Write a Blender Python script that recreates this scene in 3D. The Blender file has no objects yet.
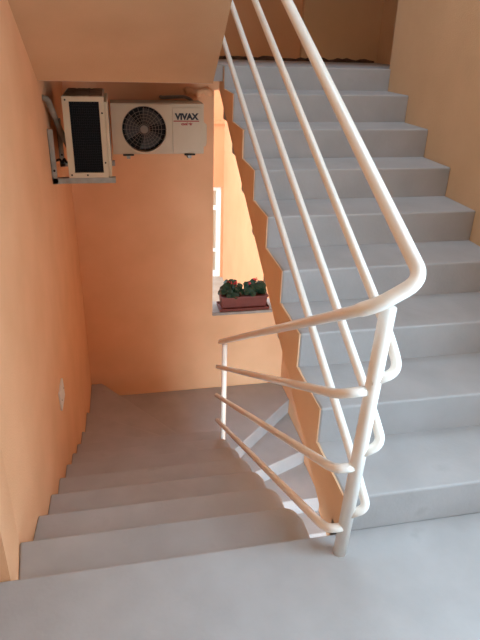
import bpy, bmesh, math, random
from mathutils import Vector, Matrix
R = random.Random(11)
C = bpy.context.scene.collection
H = .17            # riser
T = .3292          # tread of the flight going up
T2 = .322          # tread of the flight going down
XL = -1.186        # left wall
XW = 1.195         # right wall
YB = 3.922         # back wall

# ------------------------------------------------------------------ materials
def lin(c):
    return tuple(((v / 255) / 12.92 if v / 255 <= .04045 else ((v / 255 + .055) / 1.055) ** 2.4) for v in c) + (1,)

def mat(name, rgb, rough=.6, var=0, vscale=3, bump=0, bscale=120, metal=0, coat=0, spec=.5, stain=None, stain_scale=6, stain_lo=.62, stain_hi=.8, trans=0):
    m = bpy.data.materials.new(name); m.use_nodes = True
    nt = m.node_tree; b = nt.nodes['Principled BSDF']
    b.inputs['Base Color'].default_value = lin(rgb)
    b.inputs['Roughness'].default_value = rough
    b.inputs['Metallic'].default_value = metal
    b.inputs['Specular IOR Level'].default_value = spec
    b.inputs['Coat Weight'].default_value = coat
    b.inputs['Transmission Weight'].default_value = trans
    tc = nt.nodes.new('ShaderNodeTexCoord')
    if var or stain:
        n = nt.nodes.new('ShaderNodeTexNoise'); n.inputs['Scale'].default_value = vscale; n.inputs['Detail'].default_value = 6
        nt.links.new(tc.outputs['Object'], n.inputs['Vector'])
        r = nt.nodes.new('ShaderNodeValToRGB')
        a = lin(tuple(max(0, v - var) for v in rgb)); z = lin(tuple(min(255, v + var) for v in rgb))
        r.color_ramp.elements[0].position = .3; r.color_ramp.elements[1].position = .7
        r.color_ramp.elements[0].color = a; r.color_ramp.elements[1].color = z
        nt.links.new(n.outputs['Fac'], r.inputs['Fac'])
        out = r.outputs['Color']
        if stain:
            n2 = nt.nodes.new('ShaderNodeTexNoise'); n2.inputs['Scale'].default_value = stain_scale; n2.inputs['Detail'].default_value = 8
            nt.links.new(tc.outputs['Object'], n2.inputs['Vector'])
            r2 = nt.nodes.new('ShaderNodeMapRange')
            r2.inputs['From Min'].default_value = stain_lo; r2.inputs['From Max'].default_value = stain_hi
            nt.links.new(n2.outputs['Fac'], r2.inputs['Value'])
            mx = nt.nodes.new('ShaderNodeMixRGB'); mx.inputs['Color2'].default_value = lin(stain)
            nt.links.new(r2.outputs['Result'], mx.inputs['Fac']); nt.links.new(out, mx.inputs['Color1'])
            out = mx.outputs['Color']
        nt.links.new(out, b.inputs['Base Color'])
    if bump:
        n = nt.nodes.new('ShaderNodeTexNoise'); n.inputs['Scale'].default_value = bscale; n.inputs['Detail'].default_value = 3
        nt.links.new(tc.outputs['Object'], n.inputs['Vector'])
        bp = nt.nodes.new('ShaderNodeBump'); bp.inputs['Strength'].default_value = bump; bp.inputs['Distance'].default_value = .004
        nt.links.new(n.outputs['Fac'], bp.inputs['Height']); nt.links.new(bp.outputs['Normal'], b.inputs['Normal'])
    return m

M = {
 'orange': mat('orange_plaster', (229, 177, 136), .85, 5, 2.5, .55, 130, spec=.25),
 'cream':  mat('cream_plaster', (222, 188, 150), .85, 5, 2.5, .5, 130, spec=.25),
 'stringer': mat('lit_stringer_plaster', (236, 198, 160), .85, 5, 2.5, .55, 130, spec=.25),  # orange plaster made paler, standing in for light on the stringer
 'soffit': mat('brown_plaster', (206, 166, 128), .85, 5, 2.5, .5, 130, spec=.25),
 'facade': mat('facade_plaster', (214, 146, 102), .9, 4, 2, .3, 90, spec=.2),
 'grey':   mat('grey_floor_paint', (172, 171, 172), .5, 6, 5, .25, 60, spec=.4, stain=(150, 148, 148), stain_scale=5, stain_lo=.66, stain_hi=.9),
 'slab':   mat('bare_plaster', (200, 160, 120), .9, 6, 4, .4, 90),
 'white':  mat('cream_white_enamel', (250, 248, 242), .28, 2, 8, .12, 40, spec=.5, coat=.3),
 'casing': mat('shaded_white_steel', (196, 178, 150), .45, 3, 6),  # white dulled to tan, shade under the upper landing put into the colour
 'dust':   mat('dusty_top', (140, 112, 86), .95, 20, 14, .6, 60),
 'black':  mat('black_coil', (6, 6, 9), .6, 0, spec=.2),
 'fin':    mat('dark_fin', (26, 27, 32), .6, 0, spec=.2),
 'wire':   mat('grille_wire', (120, 108, 96), .5, 0),
 'blade':  mat('fan_blade', (48, 45, 43), .5, 0),
 'steel':  mat('galvanised_steel', (150, 148, 140), .5, 10, 20, metal=.35),
 'rubber': mat('rubber', (30, 29, 28), .8),
 'lag':    mat('pipe_lagging', (128, 118, 106), .85, 15, 14, .5, 60),
 'letter': mat('black_lettering', (22, 18, 20), .5),
 'red':    mat('red_lettering', (160, 40, 30), .5),
 'terra':  mat('shaded_terracotta_plastic', (112, 44, 30), .55, 8, 9),  # terracotta darkened for the backlit side facing the room
 'leaf':   mat('shaded_geranium_leaf', (30, 54, 30), .55, 14, 20),  # green darkened too, as the plants stand against the light
 'stem':   mat('green_stem', (70, 96, 52), .6),
 'petal':  mat('red_petal', (205, 32, 44), .5, 10, 30),
 'soil':   mat('soil', (50, 38, 30), .95, 10, 30, .8, 50),
 'plate':  mat('white_plastic', (232, 228, 220), .4),
 'sill':   mat('grey_stone_sill', (150, 138, 128), .6, 10, 12),
 'joinery': mat('white_joinery', (244, 240, 232), .45),
 'glass':  mat('window_glass', (205, 190, 170), .05, 0, spec=.8),
 'paving': mat('outdoor_paving', (168, 150, 132), .9, 10, 6),
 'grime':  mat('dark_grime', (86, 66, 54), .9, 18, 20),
}

# ------------------------------------------------------------------ helpers
def link(name, bm, m, parent=None, smooth=False, bevel=0, seg=2):
    bmesh.ops.recalc_face_normals(bm, faces=bm.faces[:])
    me = bpy.data.meshes.new(name); bm.to_mesh(me); bm.free()
    for k in (m if isinstance(m, (list, tuple)) else [m]): me.materials.append(k)
    if smooth:
        for p in me.polygons: p.use_smooth = True
    o = bpy.data.objects.new(name, me); C.objects.link(o)
    if parent:
        o.parent = parent
        o.matrix_parent_inverse = Matrix.Translation(-parent.location) if parent.rotation_euler.z == 0 else parent.matrix_basis.inverted()
    if bevel:
        b = o.modifiers.new('bevel', 'BEVEL'); b.width = bevel; b.segments = seg; b.limit_method = 'ANGLE'; b.angle_limit = math.radians(40)
    return o

def tag(o, label=None, cat=None, group=None, kind=None):
    if label: o['label'] = label
    if cat: o['category'] = cat
    if group: o['group'] = group
    if kind: o['kind'] = kind
    return o

def thing(name, label, cat, loc=(0, 0, 0), group=None):
    o = bpy.data.objects.new(name, None); o.location = loc; o.empty_display_size = .05; C.objects.link(o)
    return tag(o, label, cat, group)

def struct(name, bm, m, label=None, cat=None, **k):
    o = link(name, bm, m, **k); o['kind'] = 'structure'
    return tag(o, label or name.replace('_', ' '), cat or name.split('_')[0])

def box(bm, x0, x1, y0, y1, z0, z1):
    v = [bm.verts.new(p) for p in ((x0, y0, z0), (x1, y0, z0), (x1, y1, z0), (x0, y1, z0), (x0, y0, z1), (x1, y0, z1), (x1, y1, z1), (x0, y1, z1))]
    for f in ((3, 2, 1, 0), (4, 5, 6, 7), (0, 1, 5, 4), (1, 2, 6, 5), (2, 3, 7, 6), (3, 0, 4, 7)): bm.faces.new([v[i] for i in f])
    return v

def bx(*a):
    bm = bmesh.new(); box(bm, *a); return bm

def prism_x(bm, yz, x0, x1):          # polygon in Y,Z swept along X
    a = [bm.verts.new((x0, y, z)) for y, z in yz]; b = [bm.verts.new((x1, y, z)) for y, z in yz]
    bm.faces.new(a); bm.faces.new(b[::-1])
    for i in range(len(a)): bm.faces.new((a[i], a[i - 1], b[i - 1], b[i]))
    return bm

def prism_z(bm, xy, z0, z1):          # polygon in plan, lifted
    a = [bm.verts.new((x, y, z0)) for x, y in xy]; b = [bm.verts.new((x, y, z1)) for x, y in xy]
    bm.faces.new(a[::-1]); bm.faces.new(b)
    for i in range(len(a)): bm.faces.new((a[i - 1], a[i], b[i], b[i - 1]))
    return bm

def fillet(pts, rads, n=8):           # polyline with rounded corners
    pts = [Vector(p) for p in pts]; out = [pts[0]]
    for i in range(1, len(pts) - 1):
        p, a, b = pts[i], pts[i - 1], pts[i + 1]
        r = rads[i - 1] if isinstance(rads, (list, tuple)) else rads
        da, db = (a - p), (b - p); d = min(r, da.length * .49, db.length * .49)
        if d < 1e-4: out.append(p); continue
        s, e = p + da.normalized() * d, p + db.normalized() * d
        for k in range(n + 1):
            t = k / n; out.append(s * (1 - t) ** 2 + p * 2 * t * (1 - t) + e * t * t)
    out.append(pts[-1]); return out

def tube(bm, pts, r, n=16, cap=True):
    pts = [Vector(p) for p in pts]; rings = []; up = None
    for i, p in enumerate(pts):
        t = (pts[min(i + 1, len(pts) - 1)] - pts[max(i - 1, 0)]).normalized()
        if up is None: up = t.orthogonal().normalized()
        up = (up - t * up.dot(t)).normalized(); w = t.cross(up)
        rr = r(i / (len(pts) - 1)) if callable(r) else r
        rings.append([bm.verts.new(p + (up * math.cos(2 * math.pi * k / n) + w * math.sin(2 * math.pi * k / n)) * rr) for k in range(n)])
    for a, b in zip(rings, rings[1:]):
        for k in range(n): bm.faces.new((a[k], a[(k + 1) % n], b[(k + 1) % n], b[k]))
    if cap:
        bm.faces.new(rings[0][::-1]); bm.faces.new(rings[-1])
    return bm

def disc_y(bm, cx, cz, y0, y1, r0, r1=0, n=40):   # ring (or disc) whose axis is Y
    def circ(r, y): return [bm.verts.new((cx + r * math.cos(2 * math.pi * k / n), y, cz + r * math.sin(2 * math.pi * k / n))) for k in range(n)]
    a, b = circ(r0, y0), circ(r0, y1)
    for k in range(n): bm.faces.new((a[k - 1], a[k], b[k], b[k - 1]))
    if r1:
        c, d = circ(r1, y0), circ(r1, y1)
        for k in range(n):
            bm.faces.new((c[k], c[k - 1], d[k - 1], d[k])); bm.faces.new((a[k], a[k - 1], c[k - 1], c[k])); bm.faces.new((b[k - 1], b[k], d[k], d[k - 1]))
    else:
        bm.faces.new(a[::-1]); bm.faces.new(b)
    return bm

# ------------------------------------------------------------------ camera
cam = bpy.data.objects.new('camera', bpy.data.cameras.new('camera')); C.objects.link(cam)
cx, cy, cz, yaw, pit, rol, fpx = -.7399, -1.475, 1.6724, .2164, .457, .0323, 573.5
fw = Vector((math.sin(yaw) * math.cos(pit), math.cos(yaw) * math.cos(pit), -math.sin(pit)))
r = Vector((math.cos(yaw), -math.sin(yaw), 0)); u = r.cross(fw)
r2 = r * math.cos(rol) + u * math.sin(rol); u2 = -r * math.sin(rol) + u * math.cos(rol)
cam.matrix_world = Matrix(((r2.x, u2.x, -fw.x, cx), (r2.y, u2.y, -fw.y, cy), (r2.z, u2.z, -fw.z, cz), (0, 0, 0, 1)))
cam.data.sensor_fit = 'VERTICAL'; cam.data.sensor_height = 36; cam.data.lens = fpx / 640 * 36
cam.data.clip_start = .02
bpy.context.scene.camera = cam

# ------------------------------------------------------------------ setting: walls, floors, soffits
PX0, PX1, PY, PZ0, PZ1 = -1.1, .9, -1.1, -2.1, -.22
ZT = 4.3; ZB = -3.9; YN = -3.1; XO = -2.6
def wallx(y):                         # face of the slightly uneven left wall
    q = [(.005, -1.184), (.33, -1.220), (.65, -1.200), (1.0, -1.190), (2.3, -1.180), (YB, -1.156)]
    for (a, xa), (b, xb) in zip(q, q[1:]):
        if y <= b + 1e-6: return xa + (xb - xa) * max(0, (y - a) / (b - a))
# left wall: full height beside the stairs, its near end turned at the landing edge
bm = bmesh.new(); prism_z(bm, [(XL - .16, .005)] + [(wallx(y), y) for y in (.005, .33, .65, 1.0, 2.3, YB)] + [(XL - .16, YB)], ZB, ZT)
struct('wall_left', bm, M['orange'])
struct('wall_landing_left', bx(XO - .15, XO, YN, .15, ZB, 2.6), M['orange'])
struct('wall_landing_return', bx(XO, XL - .16, .005, .15, ZB, 2.6), M['orange'])
# back wall with the window hole
WX0, WX1, WZ0, WZ1 = .145, .90, -.95, 1.252
bm = bmesh.new()
box(bm, XL - .16, WX0, YB, YB + .26, ZB, ZT); box(bm, WX1, 1.75, YB, YB + .26, ZB, ZT)
box(bm, WX0, WX1, YB, YB + .26, ZB, WZ0); box(bm, WX0, WX1, YB, YB + .26, WZ1, ZT)
bmesh.ops.remove_doubles(bm, verts=bm.verts[:], dist=1e-5)
struct('wall_back', bm, M['orange'])
# right wall beside the flight going up; it steps back beyond the top of that flight
CY0, CY1, CZ0, CZ1 = -1.85, -.28, .70, 1.85        # the landing is open to daylight on its right, outside the photograph's frame
bm = bmesh.new(); plan = [(XW, CY1), (1.75, CY1), (1.75, YB), (1.63, YB), (1.63, 2.66), (XW, 2.66)]
prism_z(bm, plan, -.12, ZT)
box(bm, XW, 1.75, YN, CY0, -.12, ZT); box(bm, XW, 1.75, CY0, CY1, -.12, CZ0); box(bm, XW, 1.75, CY0, CY1, CZ1, ZT)
struct('wall_right', bm, M['cream'])
# thicker wall under that flight
soff = lambda y: .185 + .545 * (y - .702)
bm = bmesh.new(); prism_x(bm, [(YN, ZB), (YB, ZB), (YB, 1.38), (2.9, 1.38), (2.7, soff(2.7) + .02), (.3, soff(.3) + .02), (.12, -.16), (YN, -.16)], .945, 1.75)
struct('wall_right_lower', bm, M['orange'])
# landing under the camera
bm = bmesh.new(); prism_z(bm, [(XO, YN), (XW, YN), (XW, .10), (.0, .10), (-.0, .004), (-.11, .004), (-1.16, .004), (XO, .004)], -.15, 0)
struct('floor', bm, M['grey'], label='grey painted landing floor at the head of the stairs', bevel=.012, seg=3)
struct('floor_upper_landing', prism_z(bmesh.new(), [(XL, 2.43), (-.11, 2.43), (-.11, 2.66), (1.63, 2.66), (1.63, YB), (XL, YB)], 1.405, 1.503), M['grey'])
struct('floor_lower_landing', bx(XO, .945, PY - .2, .62, -3.5, -3.4), M['grey'])
# ceilings: landing of the storey above, and the unseen roof over the flight going up
struct('ceiling', bx(XO, -.15, YN, .05, 2.58, 2.72), M['cream'])
SX0, SX1, SY0, SY1 = -.1, 1.15, .1, 2.1           # roof opening added, out of view, so light falls on the treads
bm = bmesh.new()
box(bm, XO - .15, SX0, YN - .2, YB + .26, ZT, ZT + .15); box(bm, SX1, 1.75, YN - .2, YB + .26, ZT, ZT + .15)
box(bm, SX0, SX1, YN - .2, SY0, ZT, ZT + .15); box(bm, SX0, SX1, SY1, YB + .26, ZT, ZT + .15)
struct('ceiling_upper', bm, M['cream'])
struct('ceiling_landing', bx(-.1, 1.63, 2.72, YB - .05, 2.5, 2.65), M['cream'])  # unseen slab added to keep roof light off the upper back wall
# unseen near side walls; the lower set close so its opening lights the stairs
bm = bmesh.new()
box(bm, XO - .15, 1.75, YN - .2, YN, -.15, ZT)
struct('wall_near', bm, M['cream'])
bm = bmesh.new()
box(bm, XO, PX0, PY - .2, PY, ZB, -.15); box(bm, PX1, .945, PY - .2, PY, ZB, -.15)
box(bm, PX0, PX1, PY - .2, PY, ZB, PZ0); box(bm, PX0, PX1, PY - .2, PY, PZ1, -.15)
struct('wall_near_lower', bm, M['cream'])

# paler stretch of wall at the back of the upper landing
struct('wall_upper_back', bx(.91, 1.63, YB - .05, YB, 1.503, ZT), M['cream'])

# window sill
struct('trim_1', bx(WX0 - .0, WX1, YB - .015, YB + .29, WZ0 - .02, WZ0 + .012), M['sill'], label='grey stone window sill under the flower box', cat='window sill', bevel=.006)
# rough plaster lip over the window head
bm = bmesh.new(); tube(bm, [(-.12 + .02 * i, YB - .012 + .006 * math.sin(i * 1.7), 1.235 + .01 * math.sin(i * .9)) for i in range(13)], lambda t: .03 + .006 * math.sin(t * 17), 10)
# dirty skirting line at the upper landing's back wall
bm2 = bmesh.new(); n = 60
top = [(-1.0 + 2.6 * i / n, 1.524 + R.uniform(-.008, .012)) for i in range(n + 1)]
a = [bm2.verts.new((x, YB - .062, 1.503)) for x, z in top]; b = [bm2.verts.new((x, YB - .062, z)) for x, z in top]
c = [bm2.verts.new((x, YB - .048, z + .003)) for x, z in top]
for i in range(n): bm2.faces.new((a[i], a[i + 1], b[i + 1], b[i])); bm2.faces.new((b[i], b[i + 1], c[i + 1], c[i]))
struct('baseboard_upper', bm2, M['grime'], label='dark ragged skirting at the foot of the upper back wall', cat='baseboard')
struct('trim_2', bm, M['orange'], label='rough plaster lip beside the window head', cat='trim', smooth=True)

# ------------------------------------------------------------------ outside, seen through the window
struct('ground_outside', bx(-6, 1.2, YB + .3, 13, -2.75, -2.62), M['paving'], label='paved yard outside the window', cat='ground')
bm = bmesh.new()
EX0, EX1, EY = .55, 1.13, 9.0
box(bm, -6, EX0, EY, EY + .3, -2.75, 1.9); box(bm, EX0, EX1, EY, EY + .3, -.82, 1.9); box(bm, EX1, 1.6, EY, EY + .3, -2.75, 1.9)
box(bm, -6, 1.6, EY - .03, EY, .30, .36)
struct('wall_outside_far', bm, M['facade'])
struct('wall_outside_right', bx(1.17, 1.5, YB + .28, EY, -2.75, 2.1), M['facade'])
d = struct('door_1', bx(EX0, EX1, EY + .12, EY + .16, -2.62, -.82), M['glass'], label='white framed glazed balcony door on the far facade outside', cat='door')
bm = bmesh.new()
for x0, x1 in ((EX0, EX0 + .07), (EX1 - .08, EX1), (.93, .985)): box(bm, x0, x1, EY + .06, EY + .18, -2.62, -.82)
for z0, z1 in ((-.9, -.82), (-1.27, -1.19), (-2.1, -2.04), (-2.62, -2.5)): box(bm, EX0 + .07, EX1 - .08, EY + .065, EY + .175, z0, z1)
link('door_frame', bm, M['joinery'], d)

# ------------------------------------------------------------------ stair flights
def wavy(x0, x1, y0, y1, z0, z1, wl=.0, wr=.0, n=5):
    """a step block whose two ends are a little uneven, as painted by hand"""
    bm = bmesh.new()
    def end(x, w):
        pts = []
        for i in range(n): pts.append((x + R.uniform(-w, w), y0 + (y1 - y0) * i / (n - 1)))
        return pts
    l, rr = end(x0, wl), end(x1, wr)
    xy = l[::-1] + rr
    prism_z(bm, xy, z0, z1); return bm

up = thing('stair_flight', 'grey stairs climbing on the right beside the cream wall', 'stairs', (.6, 0, 0))
for k in range(1, 10):
    y0, y1 = (k - 1) * T, k * T
    if k == 9: y1 = 2.66
    bm = wavy(.004, XW, y0, y1 + (.0 if k == 9 else .03), (k - 1) * H - (.03 if k > 1 else 0), k * H if k < 9 else 1.503, .0025, 0)
    link('step', bm, M['grey'], up, bevel=.008)
prof = [(.0, 0)]
for k in range(1, 10): prof += [((k - 1) * T + .004, (k - 1) * H), ((k - 1) * T + .004, k * H - .004)]
prof[-1] = (8 * T + .004, 1.50)
prof = prof[1:] + [(2.66, 1.50), (2.82, 1.40), (2.82, soff(2.82))] + [(y, soff(y) + R.uniform(-.004, .004)) for y in (2.3, 1.8, 1.3, .8)] + [(.22, soff(.22)), (.1, -.148), (0.006, -.148)]
link('stringer', prism_x(bmesh.new(), prof, 0, .016), M['stringer'], up)
link('soffit', prism_x(bmesh.new(), [(.11, 0), (2.64, 8 * H - .05), (2.82, 1.40), (2.82, soff(2.82)), (.22, soff(.22)), (.11, -.146)], .016, .945), M['orange'], up)

dn = thing('stair_flight', 'grey stairs descending on the left beside the orange wall, winding at the bottom', 'stairs', (-.6, 0, -1.2))
XR = -.062
def rounded(x0, x1, y0, y1, rad=.1):
    ys = [y1, (y0 + y1) / 2, y0]
    xy = [(wallx(y), y) for y in ys] + [(x1 + .012, y0), (x1 + .006, y1 - rad)]
    for k in range(1, 7):
        a = k / 6 * math.pi / 2
        xy.append((x1 - rad * .8 + rad * .8 * math.cos(a), y1 - rad + rad * math.sin(a)))
    return xy
dy = [0, .008, 0, 0, 0, 0, 0, 0]
for k in range(1, 8):
    y0 = .004 + (k - 1) * T2; y1 = .004 + k * T2 + (dy[k])
    link('step', prism_z(bmesh.new(), rounded(XL - .04, XR, y0 - .02, y1, .075 if k < 7 else .05), -k * H - .16, -k * H), M['grey'], dn, bevel=.01, seg=3)
wind = [([(wallx(2.24), 2.24), (XR, 2.17), (XR, 2.27), (wallx(2.646), 2.646)], -1.36), ([(wallx(2.63), 2.63), (XR, 2.25), (XR + .01, 2.38), (wallx(3.17), 3.17)], -1.53),
        ([(wallx(3.155), 3.155), (XR, 2.37), (XR + .01, 2.52), (-1.045, YB), (wallx(YB), YB)], -1.70)]
for xy, z in wind: link('winder_step', prism_z(bmesh.new(), xy, z - .16, z), M['grey'], dn, bevel=.008)
link('soffit', prism_x(bmesh.new(), [(.02, -.17), (2.1, -1.27), (2.1, -1.45), (.02, -.35)], XL, -.11), M['orange'], dn)

lo = thing('stair_flight', 'pale grey stairs turning below the right flight behind the railing', 'stairs', (.4, 1.5, -3.4))
XD = .945
low = [([(-1.06, YB), (-.085, 2.51), (-.02, 2.60), (.9, 3.505), (XD, 3.55), (XD, YB)], -1.87), ([(-.03, 2.58), (0, 2.49), (.329, 2.636), (.9, 2.885), (XD, 2.92), (XD, 3.57), (.9, 3.525)], -2.04),
       ([(0, 2.5), (0, 2.404), (XD, 2.396), (XD, 2.94), (.9, 2.905), (.329, 2.655)], -2.21)]
for xy, z in low: link('winder_step', prism_z(bmesh.new(), xy, z - .18, z), M['grey'], lo, bevel=.008)
for k in range(7):
    y1 = 2.415 - k * .285; z = -2.38 - k * H
    if k == 6: z = -3.398
    link('step', bx(0, XD, y1 - .285, y1, max(z - .18, -3.4 - .05) if k < 6 else -3.45, z), M['grey'], lo, bevel=.008)

uf = thing('stair_flight', 'underside of the stairs overhead at the top left, plain brown plaster', 'stairs', (-.6, 2.4, 1.4))
sz = lambda y: 1.406 + .53 * (2.43 - y)
# sloping slab, its free edge drawn in a touch towards the near end
bm = bmesh.new()
e = [(-.109, 2.43), (-.128, 2.0), (-.15, 1.6), (-.15, .06)]
bot = [bm.verts.new((XL, y, sz(y) if y > .2 else 2.66)) for x, y in e], [bm.verts.new((x, y, sz(y) if y > .2 else 2.66)) for x, y in e]
topv = [bm.verts.new((XL, y, sz(y) + .16 if y > .2 else 2.72)) for x, y in e], [bm.verts.new((x, y, sz(y) + .16 if y > .2 else 2.72)) for x, y in e]
for i in range(3):
    bm.faces.new((bot[0][i], bot[1][i], bot[1][i + 1], bot[0][i + 1])); bm.faces.new((topv[0][i], topv[0][i + 1], topv[1][i + 1], topv[1][i]))
    bm.faces.new((bot[0][i], bot[0][i + 1], topv[0][i + 1], topv[0][i])); bm.faces.new((bot[1][i], topv[1][i], topv[1][i + 1], bot[1][i + 1]))
for i in (0, 3): bm.faces.new((bot[0][i], topv[0][i], topv[1][i], bot[1][i]))
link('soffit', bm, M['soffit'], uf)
for k in range(1, 8):
    y1 = 2.43 - (k - 1) * .33
    link('step', bx(XL, -.16, max(y1 - .33, .06), y1, sz(y1 - .33) + .01, 1.53 + k * H), M['grey'], uf)

# ------------------------------------------------------------------ railing
rl = thing('stair_railing', 'cream white tubular steel railing between the flights, bent round a leaning post', 'railing', (-.034, -.089, 0))
W = M['white']
link('post', tube(bmesh.new(), [(-.034, -.084, -.002), (.004, -.089, .985)], .0242, 20), W, rl, smooth=True)
link('post', tube(bmesh.new(), [(-.058, 2.116, -1.19), (-.058, 2.116, -.325)], .020, 16), W, rl, smooth=True)
link('post', tube(bmesh.new(), [(-.03, 2.95, 1.503), (-.03, 2.95, 2.71)], .022, 16), W, rl, smooth=True)
XU = .06; XD_ = -.1
pts = fillet([(XD_, 2.06, -.270), (XD_, -.10, .985), (-.05, -.135, 1.018), (.068, -.140, 1.088), (-.035, 2.95, 2.715), (-.04, 2.99, 2.73)], [.10, .04, .055, .02], 9)
def sect(t): return .0185 + .0035 * min(1, max(0, (t - .13) / .05))
n_all = len(pts)
link('handrail', tube(bmesh.new(), pts, sect, 20), W, rl, smooth=True)
RB = .0165
for (ya, za), (yb, zb), zj in (((2.16, -.535), (-.04, .665), .70), ((2.19, -.81), (-.04, .375), .40), ((2.15, -1.015), (-.04, .105), .13)):
    pp = fillet([(XD_, ya, za), (XD_, yb, zb), (-.085, -.085, zj - .005), (-.03, -.089, zj)], [.05, .03], 7)
    link('crossbar', tube(bmesh.new(), pp, RB, 16), W, rl, smooth=True)
for (yb, zb), (xa, ya, za), zl, zj in (((1.782, 1.846), (.06, -.02, .850), .765, .735), ((2.395, 1.843), (.045, -.02, .564), .49, .455), ((2.693, 1.663), (.028, -.02, .287), .215, .19)):
    k = (2.93 - ya) / (yb - ya)                   # from the low end straight on to the top post
    pp = fillet([(-.03, 2.95, za + (zb - za) * k + .005), (xa * (1 - k), 2.93, za + (zb - za) * k), (xa, ya, za), (xa + .008, -.10, zl), (-.02, -.092, zj)], [.04, .08, .05], 8)
    link('crossbar', tube(bmesh.new(), pp, RB, 16), W, rl, smooth=True)

# ------------------------------------------------------------------ air conditioner on the back wall
AX0, AX1, AY0, AY1, AZ0, AZ1 = -.765, 0, 3.572, 3.86, .764, 1.168
ac = thing('air_conditioner', 'white air conditioner with round fan grille and black lettering on the back wall', 'air conditioner', ((AX0 + AX1) / 2, 3.7, AZ0))
FX, FZ, FR = -.50, .966, .182
def plate_hole(bm, x0, x1, z0, z1, cx, cz, rad, y, n=48):      # flat panel with a round hole
    def edge(a):
        c, s = math.cos(a), math.sin(a)
        t = min(((x1 - cx) / c if c > 0 else (x0 - cx) / c) if abs(c) > 1e-6 else 9, ((z1 - cz) / s if s > 0 else (z0 - cz) / s) if abs(s) > 1e-6 else 9)
        return (cx + c * t, cz + s * t)
    an = sorted([2 * math.pi * k / n for k in range(n)] + [math.atan2(z - cz, x - cx) % (2 * math.pi) for x in (x0, x1) for z in (z0, z1)])
    o = [bm.verts.new((edge(a)[0], y, edge(a)[1])) for a in an]; i = [bm.verts.new((cx + rad * math.cos(a), y, cz + rad * math.sin(a))) for a in an]
    j = [bm.verts.new((cx + rad * math.cos(a), y + .05, cz + rad * math.sin(a))) for a in an]
    for k in range(len(an)): bm.faces.new((o[k - 1], o[k], i[k], i[k - 1])); bm.faces.new((i[k - 1], i[k], j[k], j[k - 1]))
bm = bmesh.new()
plate_hole(bm, AX0, AX1, AZ0, AZ1, FX, FZ, FR, AY0)
v = [bm.verts.new((x, y, z)) for x, y, z in ((AX0, AY0, AZ0), (AX1, AY0, AZ0), (AX1, AY0, AZ1), (AX0, AY0, AZ1), (AX0, AY1, AZ0), (AX1, AY1, AZ0), (AX1, AY1, AZ1), (AX0, AY1, AZ1))]
for f in ((0, 1, 5, 4), (1, 2, 6, 5), (2, 3, 7, 6), (3, 0, 4, 7), (4, 5, 6, 7)): bm.faces.new([v[i] for i in f])
bmesh.ops.remove_doubles(bm, verts=bm.verts[:], dist=1e-5)
link('casing', bm, M['casing'], ac)
bm = bmesh.new()                                                # raised square around the fan
pz0, pz1, px0, px1 = AZ0 + .012, AZ1 - .012, -.735, -.285
plate_hole(bm, px0, px1, pz0, pz1, FX, FZ, FR + .002, AY0 - .008)
for (x0, x1, z0, z1) in ((px0, px1, pz0 - .004, pz0), (px0, px1, pz1, pz1 + .004), (px0 - .004, px0, pz0 - .004, pz1 + .004), (px1, px1 + .004, pz0 - .004, pz1 + .004)): box(bm, x0, x1, AY0 - .008, AY0, z0, z1)
link('fan_surround', bm, M['casing'], ac)
bm = bmesh.new(); box(bm, -.265, AX1 - .02, AY0 - .006, AY0, AZ0 + .012, AZ1 - .03)
fp = link('front_panel', bm, M['casing'], ac, bevel=.004)
bm = bmesh.new(); disc_y(bm, FX, FZ, AY0 + .047, AY0 + .052, FR)
link('fan_housing', bm, M['black'], ac)
bm = bmesh.new()
for k in range(3):                                              # three curved blades
    a0 = k * 2 * math.pi / 3 + .5; ring = []
    for i in range(9):
        t = i / 8; a = a0 + 1.35 * t
        r0, r1 = .035, FR - .02
        ring.append([bm.verts.new((FX + rr * math.cos(a - .25 * q), AY0 + .018 + .024 * t, FZ + rr * math.sin(a - .25 * q))) for q, rr in ((0, r0), (.5, (r0 + r1) / 2), (1, r1))])
    for p, q in zip(ring, ring[1:]):
        for s in range(2): bm.faces.new((p[s], p[s + 1], q[s + 1], q[s]))
disc_y(bm, FX, FZ, AY0 + .01, AY0 + .045, .038, n=24)
fan = link('fan', bm, M['blade'], ac)
sm = fan.modifiers.new('solid', 'SOLIDIFY'); sm.thickness = .003
bm = bmesh.new()
for rr in (.045, .07, .095, .12, .145, FR - .002):
    tube(bm, [(FX + rr * math.cos(a * math.pi / 20), AY0 - .006, FZ + rr * math.sin(a * math.pi / 20)) for a in range(41)], .0016, 5, False)
for k in range(24):
    a = k * math.pi / 12
    tube(bm, [(FX + rr * math.cos(a), AY0 - .006, FZ + rr * math.sin(a)) for rr in (.03, FR + .002)], .0014, 5)
disc_y(bm, FX, FZ, AY0 - .008, AY0 - .004, .032, n=24)
link('fan_grille', bm, M['wire'], ac)
bm = bmesh.new(); prism_y = [(AX1, AZ0 + .055), (AX1 + .022, AZ0 + .055), (AX1 + .032, AZ0 + .085), (AX1 + .032, AZ0 + .235), (AX1, AZ0 + .26)]
a = [bm.verts.new((x, AY0 + .03, z)) for x, z in prism_y]; b = [bm.verts.new((x, AY1 - .06, z)) for x, z in prism_y]
bm.faces.new(a); bm.faces.new(b[::-1])
for i in range(5): bm.faces.new((a[i - 1], a[i], b[i], b[i - 1]))
link('valve_cover', bm, M['casing'], ac, bevel=.004)
for x in (-.64, -.12):
    bm = bmesh.new(); box(bm, x - .045, x + .045, AY0 - .012, AY1, AZ0 - .012, AZ0 + .001)
    link('foot', bm, M['rubber'], ac)
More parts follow.
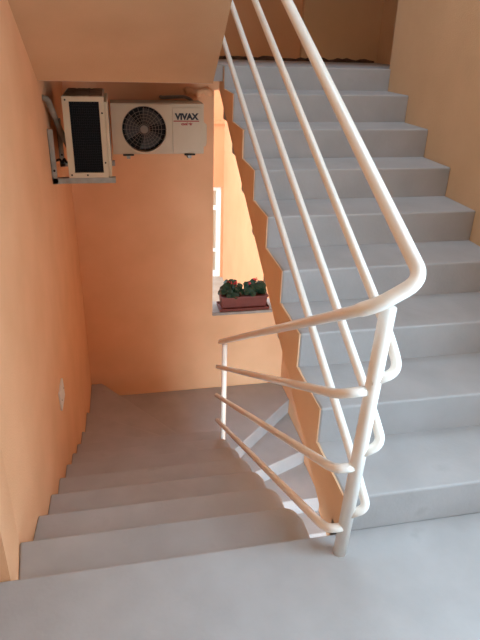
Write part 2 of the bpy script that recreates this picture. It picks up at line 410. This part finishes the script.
def lettering(name, body, size, loc, m, parent, xs=1, shear=0):
    cu = bpy.data.curves.new(name, 'FONT'); cu.body = body; cu.size = size; cu.extrude = .0012; cu.shear = shear; cu.align_x = 'CENTER'; cu.offset = .0036 * size / .06
    o = bpy.data.objects.new(name + '_tmp', cu); C.objects.link(o)
    dg = bpy.context.evaluated_depsgraph_get(); dg.update()
    me = bpy.data.meshes.new_from_object(o.evaluated_get(dg)); bpy.data.objects.remove(o)
    me.transform(Matrix.Translation(loc) @ Matrix.Rotation(math.pi / 2, 4, 'X') @ Matrix.Diagonal((xs, 1, 1, 1)))
    me.materials.clear(); me.materials.append(m)
    ob = bpy.data.objects.new(name, me); C.objects.link(ob); ob.parent = parent; ob.matrix_parent_inverse = parent.matrix_basis.inverted() if False else Matrix.Translation(-parent.location)
    return ob
lettering('lettering', 'VIVAX', .066, (-.145, AY0 - .0075, 1.046), M['letter'], ac, 1.0)['label'] = 'black lettering on the front panel'
link('lettering_underline', bx(-.255, -.04, AY0 - .0085, AY0 - .005, 1.028, 1.036), M['red'], ac)
lettering('lettering', 'cool air', .03, (-.145, AY0 - .0075, 1.0), M['red'], ac)['label'] = 'small red lettering'
# its wall brackets
for x in (-.64, -.12):
    b = thing('wall_bracket', 'steel bracket under the %s end of the lettered air conditioner' % ('left' if x < -.3 else 'right'), 'bracket', (x, YB, AZ0 - .04))
    link('arm', bx(x - .015, x + .015, AY0 + .02, YB, AZ0 - .042, AZ0 - .012), M['steel'], b)
    link('upright', bx(x - .015, x + .015, YB - .03, YB, AZ0 - .012, AZ0 + .2), M['steel'], b)
hp = tag(link('coolant_pipe', tube(bmesh.new(), fillet([(-.33, YB - .01, 1.19), (-.33, 3.85, 1.19), (-.12, 3.85, 1.20), (-.05, 3.87, 1.16), (-.03, YB - .04, 1.0), (-.03, YB + .02, 1.0)], .04), .014, 10), M['lag'], smooth=True), 'dark lagged pipe curving along the top of the lettered air conditioner', 'pipe')

# ------------------------------------------------------------------ air conditioner on the left wall, seen end on
BX0, BX1, BY0, BY1, BZ0, BZ1 = -1.064, -.80, 2.60, 3.22, .783, 1.303
a1 = thing('air_conditioner', 'white air conditioner seen end on, black coil grille, hung from the left wall', 'air conditioner', (-.93, 3.0, BZ0))
bm = bmesh.new(); fx, fz0, fz1 = .032, .036, .036
box(bm, BX0, BX1, BY0 + .03, BY1, BZ0, BZ1)
box(bm, BX0, BX0 + .042, BY0, BY0 + .03, BZ0, BZ1); box(bm, BX1 - .032, BX1, BY0, BY0 + .03, BZ0, BZ1)
box(bm, BX0 + .042, BX1 - .032, BY0, BY0 + .03, BZ0, BZ0 + .034); box(bm, BX0 + .042, BX1 - .032, BY0, BY0 + .03, BZ1 - .03, BZ1)
link('casing', bm, M['casing'], a1)
bm = bmesh.new(); box(bm, BX0 + .042, BX1 - .032, BY0 + .022, BY0 + .031, BZ0 + .034, BZ1 - .03)
cg = link('coil', bm, M['black'], a1)
bm = bmesh.new()
for i in range(15):
    x = BX0 + .048 + i * (BX1 - BX0 - .086) / 14; box(bm, x - .0012, x + .0012, BY0 + .010, BY0 + .013, BZ0 + .034, BZ1 - .03)
for i in range(27):
    z = BZ0 + .044 + i * (BZ1 - BZ0 - .084) / 26; box(bm, BX0 + .042, BX1 - .032, BY0 + .013, BY0 + .015, z - .0012, z + .0012)
link('coil_grille', bm, M['fin'], a1)
bm = bmesh.new(); box(bm, BX1, BX1 + .022, BY0 + .012, BY1, BZ0 + .002, BZ1 - .03)
fpn = link('front_panel', bm, M['casing'], a1, bevel=.006)
bm = bmesh.new(); disc_y(bm, 0, 0, -.004, .004, .2, n=36)
bmesh.ops.rotate(bm, verts=bm.verts[:], cent=(0, 0, 0), matrix=Matrix.Rotation(math.pi / 2, 3, 'Z')); bmesh.ops.translate(bm, verts=bm.verts[:], vec=(BX1 + .023, 2.92, 1.04))
link('fan_grille', bm, M['wire'], a1)
bm = bmesh.new(); n = 14
for i in range(n):
    x0 = BX0 + .01 + (BX1 - BX0 - .02) * i / n
    box(bm, x0, x0 + (BX1 - BX0 - .02) / n, BY0 + .02, BY1 - .02, BZ1, BZ1 + .002 + R.uniform(0, .004))
link('dust_layer', bm, M['dust'], a1)
for (x, z) in ((BX0 + .02, BZ0 + .02), (-.94, BZ0 + .018), (BX1 - .016, BZ0 + .1), (BX1 - .016, BZ1 - .1), (BX0 + .02, BZ1 - .02)):
    link('screw', disc_y(bmesh.new(), x, z, BY0 - .004, BY0 + .001, .006, n=12), M['rubber'], a1)
def arm(y, zt, label):
    XA = wallx(y) - .001
    b = thing('wall_bracket', label, 'bracket', (XA, y, BZ0 - .02))
    bm = bmesh.new(); box(bm, XA, XA + .036, y - .018, y - .014, BZ0 - .04, zt); box(bm, XA, XA + .005, y - .018, y + .018, BZ0 - .04, zt)
    link('upright', bm, M['steel'], b)
    bm = bmesh.new(); box(bm, XA + .005, -.755, y - .018, y - .014, BZ0 - .038, BZ0 - .002); box(bm, XA + .005, -.755, y - .014, y + .022, BZ0 - .006, BZ0 - .001)
    link('arm', bm, M['steel'], b)
    link('bolt', tube(bmesh.new(), [(XA + .02, y - .024, BZ0 + .05), (XA + .02, y - .012, BZ0 + .05)], .008, 8), M['rubber'], b)
arm(2.62, 1.10, 'grey steel angle bracket at the near end of the left wall air conditioner')
arm(3.20, 1.10, 'grey steel angle bracket behind the end-on air conditioner by the corner')
tag(link('coolant_pipe', tube(bmesh.new(), fillet([(wallx(2.56) - .01, 2.56, 1.30), (wallx(2.56) + .03, 2.56, 1.29), (-1.10, 2.76, 1.06), (-1.045, 2.84, .90), (-1.05, 2.9, .88)], .04), .019, 12), M['lag'], smooth=True), 'grey lagged pipe slanting from the left wall to the end-on air conditioner', 'pipe')
tag(link('cable', tube(bmesh.new(), fillet([(wallx(2.95) - .01, 2.95, .83), (-1.14, 2.93, .85), (-1.13, 2.93, .815), (-1.11, 2.92, .86), (-1.10, 2.92, .82), (-1.055, 2.93, .84)], .02), .008, 8), M['rubber'], smooth=True), 'black cable curled behind the end-on air conditioner, above its bracket arm', 'cable')

# ------------------------------------------------------------------ cover plate on the left wall
pl = thing('junction_box_cover', 'small white square cover plate on the left wall above the lower steps', 'cover plate', (wallx(1.75), 1.75, -.4))
bm = bmesh.new(); q = [(1.834, -.337), (1.634, -.307), (1.664, -.453), (1.871, -.493)]
q = [(1.645, -.325), (1.845, -.335), (1.862, -.475), (1.662, -.465)]
prism_x(bm, q, wallx(1.75) - .001, wallx(1.75) + .012); link('plate', bm, M['plate'], pl, bevel=.003)
for y in (1.685, 1.825): link('screw', tube(bmesh.new(), [(wallx(1.75) + .011, y, -.4), (wallx(1.75) + .0145, y, -.4)], .005, 10), M['steel'], pl)

# ------------------------------------------------------------------ flower box on the sill
SZ = WZ0 + .012; FY0, FY1 = YB + .02, YB + .20; FXa, FXb = .245, .745
fb = thing('flower_box', 'terracotta flower box with a saucer tray on the window sill', 'planter', (.5, YB + .11, SZ))
def trough(bm, x0, x1, y0, y1, z0, z1, tap, th):
    def ring(i, z, t): return [bm.verts.new(p) for p in ((x0 + i + t, y0 + i + t, z), (x1 - i - t, y0 + i + t, z), (x1 - i - t, y1 - i - t, z), (x0 + i + t, y1 - i - t, z))]
    rs = [ring(0, z0, tap), ring(0, z1, 0), ring(th, z1, 0), ring(th, z0 + th, tap)]
    bm.faces.new(rs[0][::-1]); bm.faces.new(rs[3])
    for a, b in zip(rs, rs[1:]):
        for k in range(4): bm.faces.new((a[k - 1], a[k], b[k], b[k - 1]))
bm = bmesh.new(); trough(bm, FXa, FXb, FY0, FY1, SZ + .012, SZ + .15, .012, .008); link('trough', bm, M['terra'], fb, bevel=.003)
bm = bmesh.new(); trough(bm, FXa - .008, FXb + .008, FY0 - .008, FY1 + .008, SZ + .138, SZ + .158, 0, .014); link('rim', bm, M['terra'], fb)
bm = bmesh.new(); trough(bm, FXa - .022, FXb + .022, FY0 - .018, FY1 + .018, SZ, SZ + .03, .004, .006); link('tray', bm, M['terra'], fb)
link('soil', bx(FXa + .012, FXb - .012, FY0 + .012, FY1 - .012, SZ + .03, SZ + .135), M['soil'], fb)
def geranium(x, label, heads, seed, w):
    rr = random.Random(seed); y = (FY0 + FY1) / 2; z0 = SZ + .135
    t = thing('geranium_plant', label, 'plant', (x, y, z0), 'geraniums in the flower box')
    lf = bmesh.new(); st = bmesh.new()
    for i in range(85):
        a = rr.uniform(0, 2 * math.pi); d = rr.uniform(.03, 1) ** .6
        h = rr.uniform(.0, .125) * (1.15 - .55 * d * d) + .03
        c = Vector((x + w * d * math.cos(a), y + .10 * d * math.sin(a), z0 + h))
        if i < 30: tube(st, fillet([(x + rr.uniform(-.04, .04), y + rr.uniform(-.02, .02), z0), (c.x * .6 + x * .4, c.y * .6 + y * .4, z0 + h * .8), c], .03, 3), .0025, 5)
        nrm = Vector((math.cos(a) * d + rr.uniform(-.5, .5), math.sin(a) * d + rr.uniform(-.9, .3), .75)).normalized()
        e1 = nrm.orthogonal().normalized(); e2 = nrm.cross(e1); s = rr.uniform(.024, .04)
        ctr = lf.verts.new(c - nrm * .006)
        ring = []
        for k in range(14):
            q = 2 * math.pi * k / 14; m = s * (1 + .12 * math.cos(7 * q)) * (.55 + .45 * min(1, abs(q - math.pi) / -.6 + 6))
            ring.append(lf.verts.new(c + (e1 * math.cos(q) + e2 * math.sin(q)) * s * (1.0 if k % 2 else .86) + nrm * .006 * math.cos(2 * q)))
        for k in range(14): lf.faces.new((ctr, ring[k - 1], ring[k]))
    link('foliage', lf, M['leaf'], t, smooth=True); link('stems', st, M['stem'], t)
    for hx, hz in heads:
        f = bmesh.new(); cc = Vector((x + hx, y - .02, z0 + hz))
        for i in range(16):
            p = cc + Vector((rr.gauss(0, .013), rr.gauss(0, .013), rr.gauss(0, .008))); nr = (p - cc + Vector((0, -.004, .012))).normalized(); e1 = nr.orthogonal().normalized(); e2 = nr.cross(e1)
            v0 = f.verts.new(p); ring = [f.verts.new(p + (e1 * math.cos(q * math.pi / 5) + e2 * math.sin(q * math.pi / 5)) * (.011 if q % 2 else .006) + nr * .004) for q in range(10)]
            for k in range(10): f.faces.new((v0, ring[k - 1], ring[k]))
        fl = link('flower_head', f, M['petal'], t)
        link('flower_stalk', tube(bmesh.new(), [(x, y, z0), (x + hx * .6, y - .01, z0 + hz * .6), (cc.x, cc.y, cc.z)], .0022, 5), M['stem'], fl)
geranium(.365, 'left geranium in the flower box, nearest the window jamb, few red blooms', [(-.03, .165), (.04, .15)], 5, .125)
geranium(.615, 'right geranium in the flower box, one red bloom standing tallest', [(.0, .185), (-.06, .14)], 9, .125)

# ------------------------------------------------------------------ light
w = bpy.data.worlds.new('World'); bpy.context.scene.world = w; w.use_nodes = True
nt = w.node_tree; bg = nt.nodes['Background']
bg.inputs['Strength'].default_value = 7.0
tc = nt.nodes.new('ShaderNodeTexCoord'); sp = nt.nodes.new('ShaderNodeSeparateXYZ'); rp = nt.nodes.new('ShaderNodeValToRGB'); mr = nt.nodes.new('ShaderNodeMapRange')
mr.inputs['From Min'].default_value = -1; nt.links.new(tc.outputs['Generated'], sp.inputs[0]); nt.links.new(sp.outputs['Z'], mr.inputs['Value']); nt.links.new(mr.outputs['Result'], rp.inputs['Fac'])
e = rp.color_ramp.elements; e[0].position = .46; e[0].color = (.34, .45, .52, 1); e[1].position = .54; e[1].color = (.60, .85, 1.04, 1)      # ground below, bright sky above
nt.links.new(rp.outputs['Color'], bg.inputs['Color'])
def portal(x0, x1, y, z0, z1, ry):
    L = bpy.data.lights.new('sky_portal', 'AREA'); L.shape = 'RECTANGLE'; L.size = x1 - x0; L.size_y = z1 - z0; L.cycles.is_portal = True
    o = bpy.data.objects.new('sky_portal', L); C.objects.link(o); o.location = ((x0 + x1) / 2, y, (z0 + z1) / 2); o.rotation_euler = (ry, 0, 0)
    return o
lower = portal(PX0, PX1, PY - .1, PZ0, PZ1, math.pi / 2)      # area lamp added in the lower opening to strengthen its daylight
lower.name = 'lower_daylight'; lower.data.cycles.is_portal = False; lower.data.energy = 195; lower.data.color = (.62, .86, 1)
portal(WX0, WX1, YB + .13, WZ0, WZ1, -math.pi / 2)
o = portal(SX0, SX1, 0, 0, SY1 - SY0, 0); o.location = ((SX0 + SX1) / 2, (SY0 + SY1) / 2, ZT + .1)
L = bpy.data.lights.new('right_daylight', 'AREA'); L.shape = 'RECTANGLE'; L.size = CZ1 - CZ0; L.size_y = CY1 - CY0
L.energy = 60; L.color = (.60, .83, 1.0)                                   # open sky beside the landing
o = bpy.data.objects.new('right_daylight', L); C.objects.link(o); o.location = (XW + .02, (CY0 + CY1) / 2, (CZ0 + CZ1) / 2); o.rotation_euler = (0, math.pi / 2, 0)

sc = bpy.context.scene
sc.view_settings.view_transform = 'Standard'; sc.view_settings.look = 'None'; sc.view_settings.gamma = 1; sc.view_settings.use_curve_mapping = False
sc.view_settings.exposure = 0
sc.cycles.use_denoising = True
sc.cycles.max_bounces = 12; sc.cycles.diffuse_bounces = 8
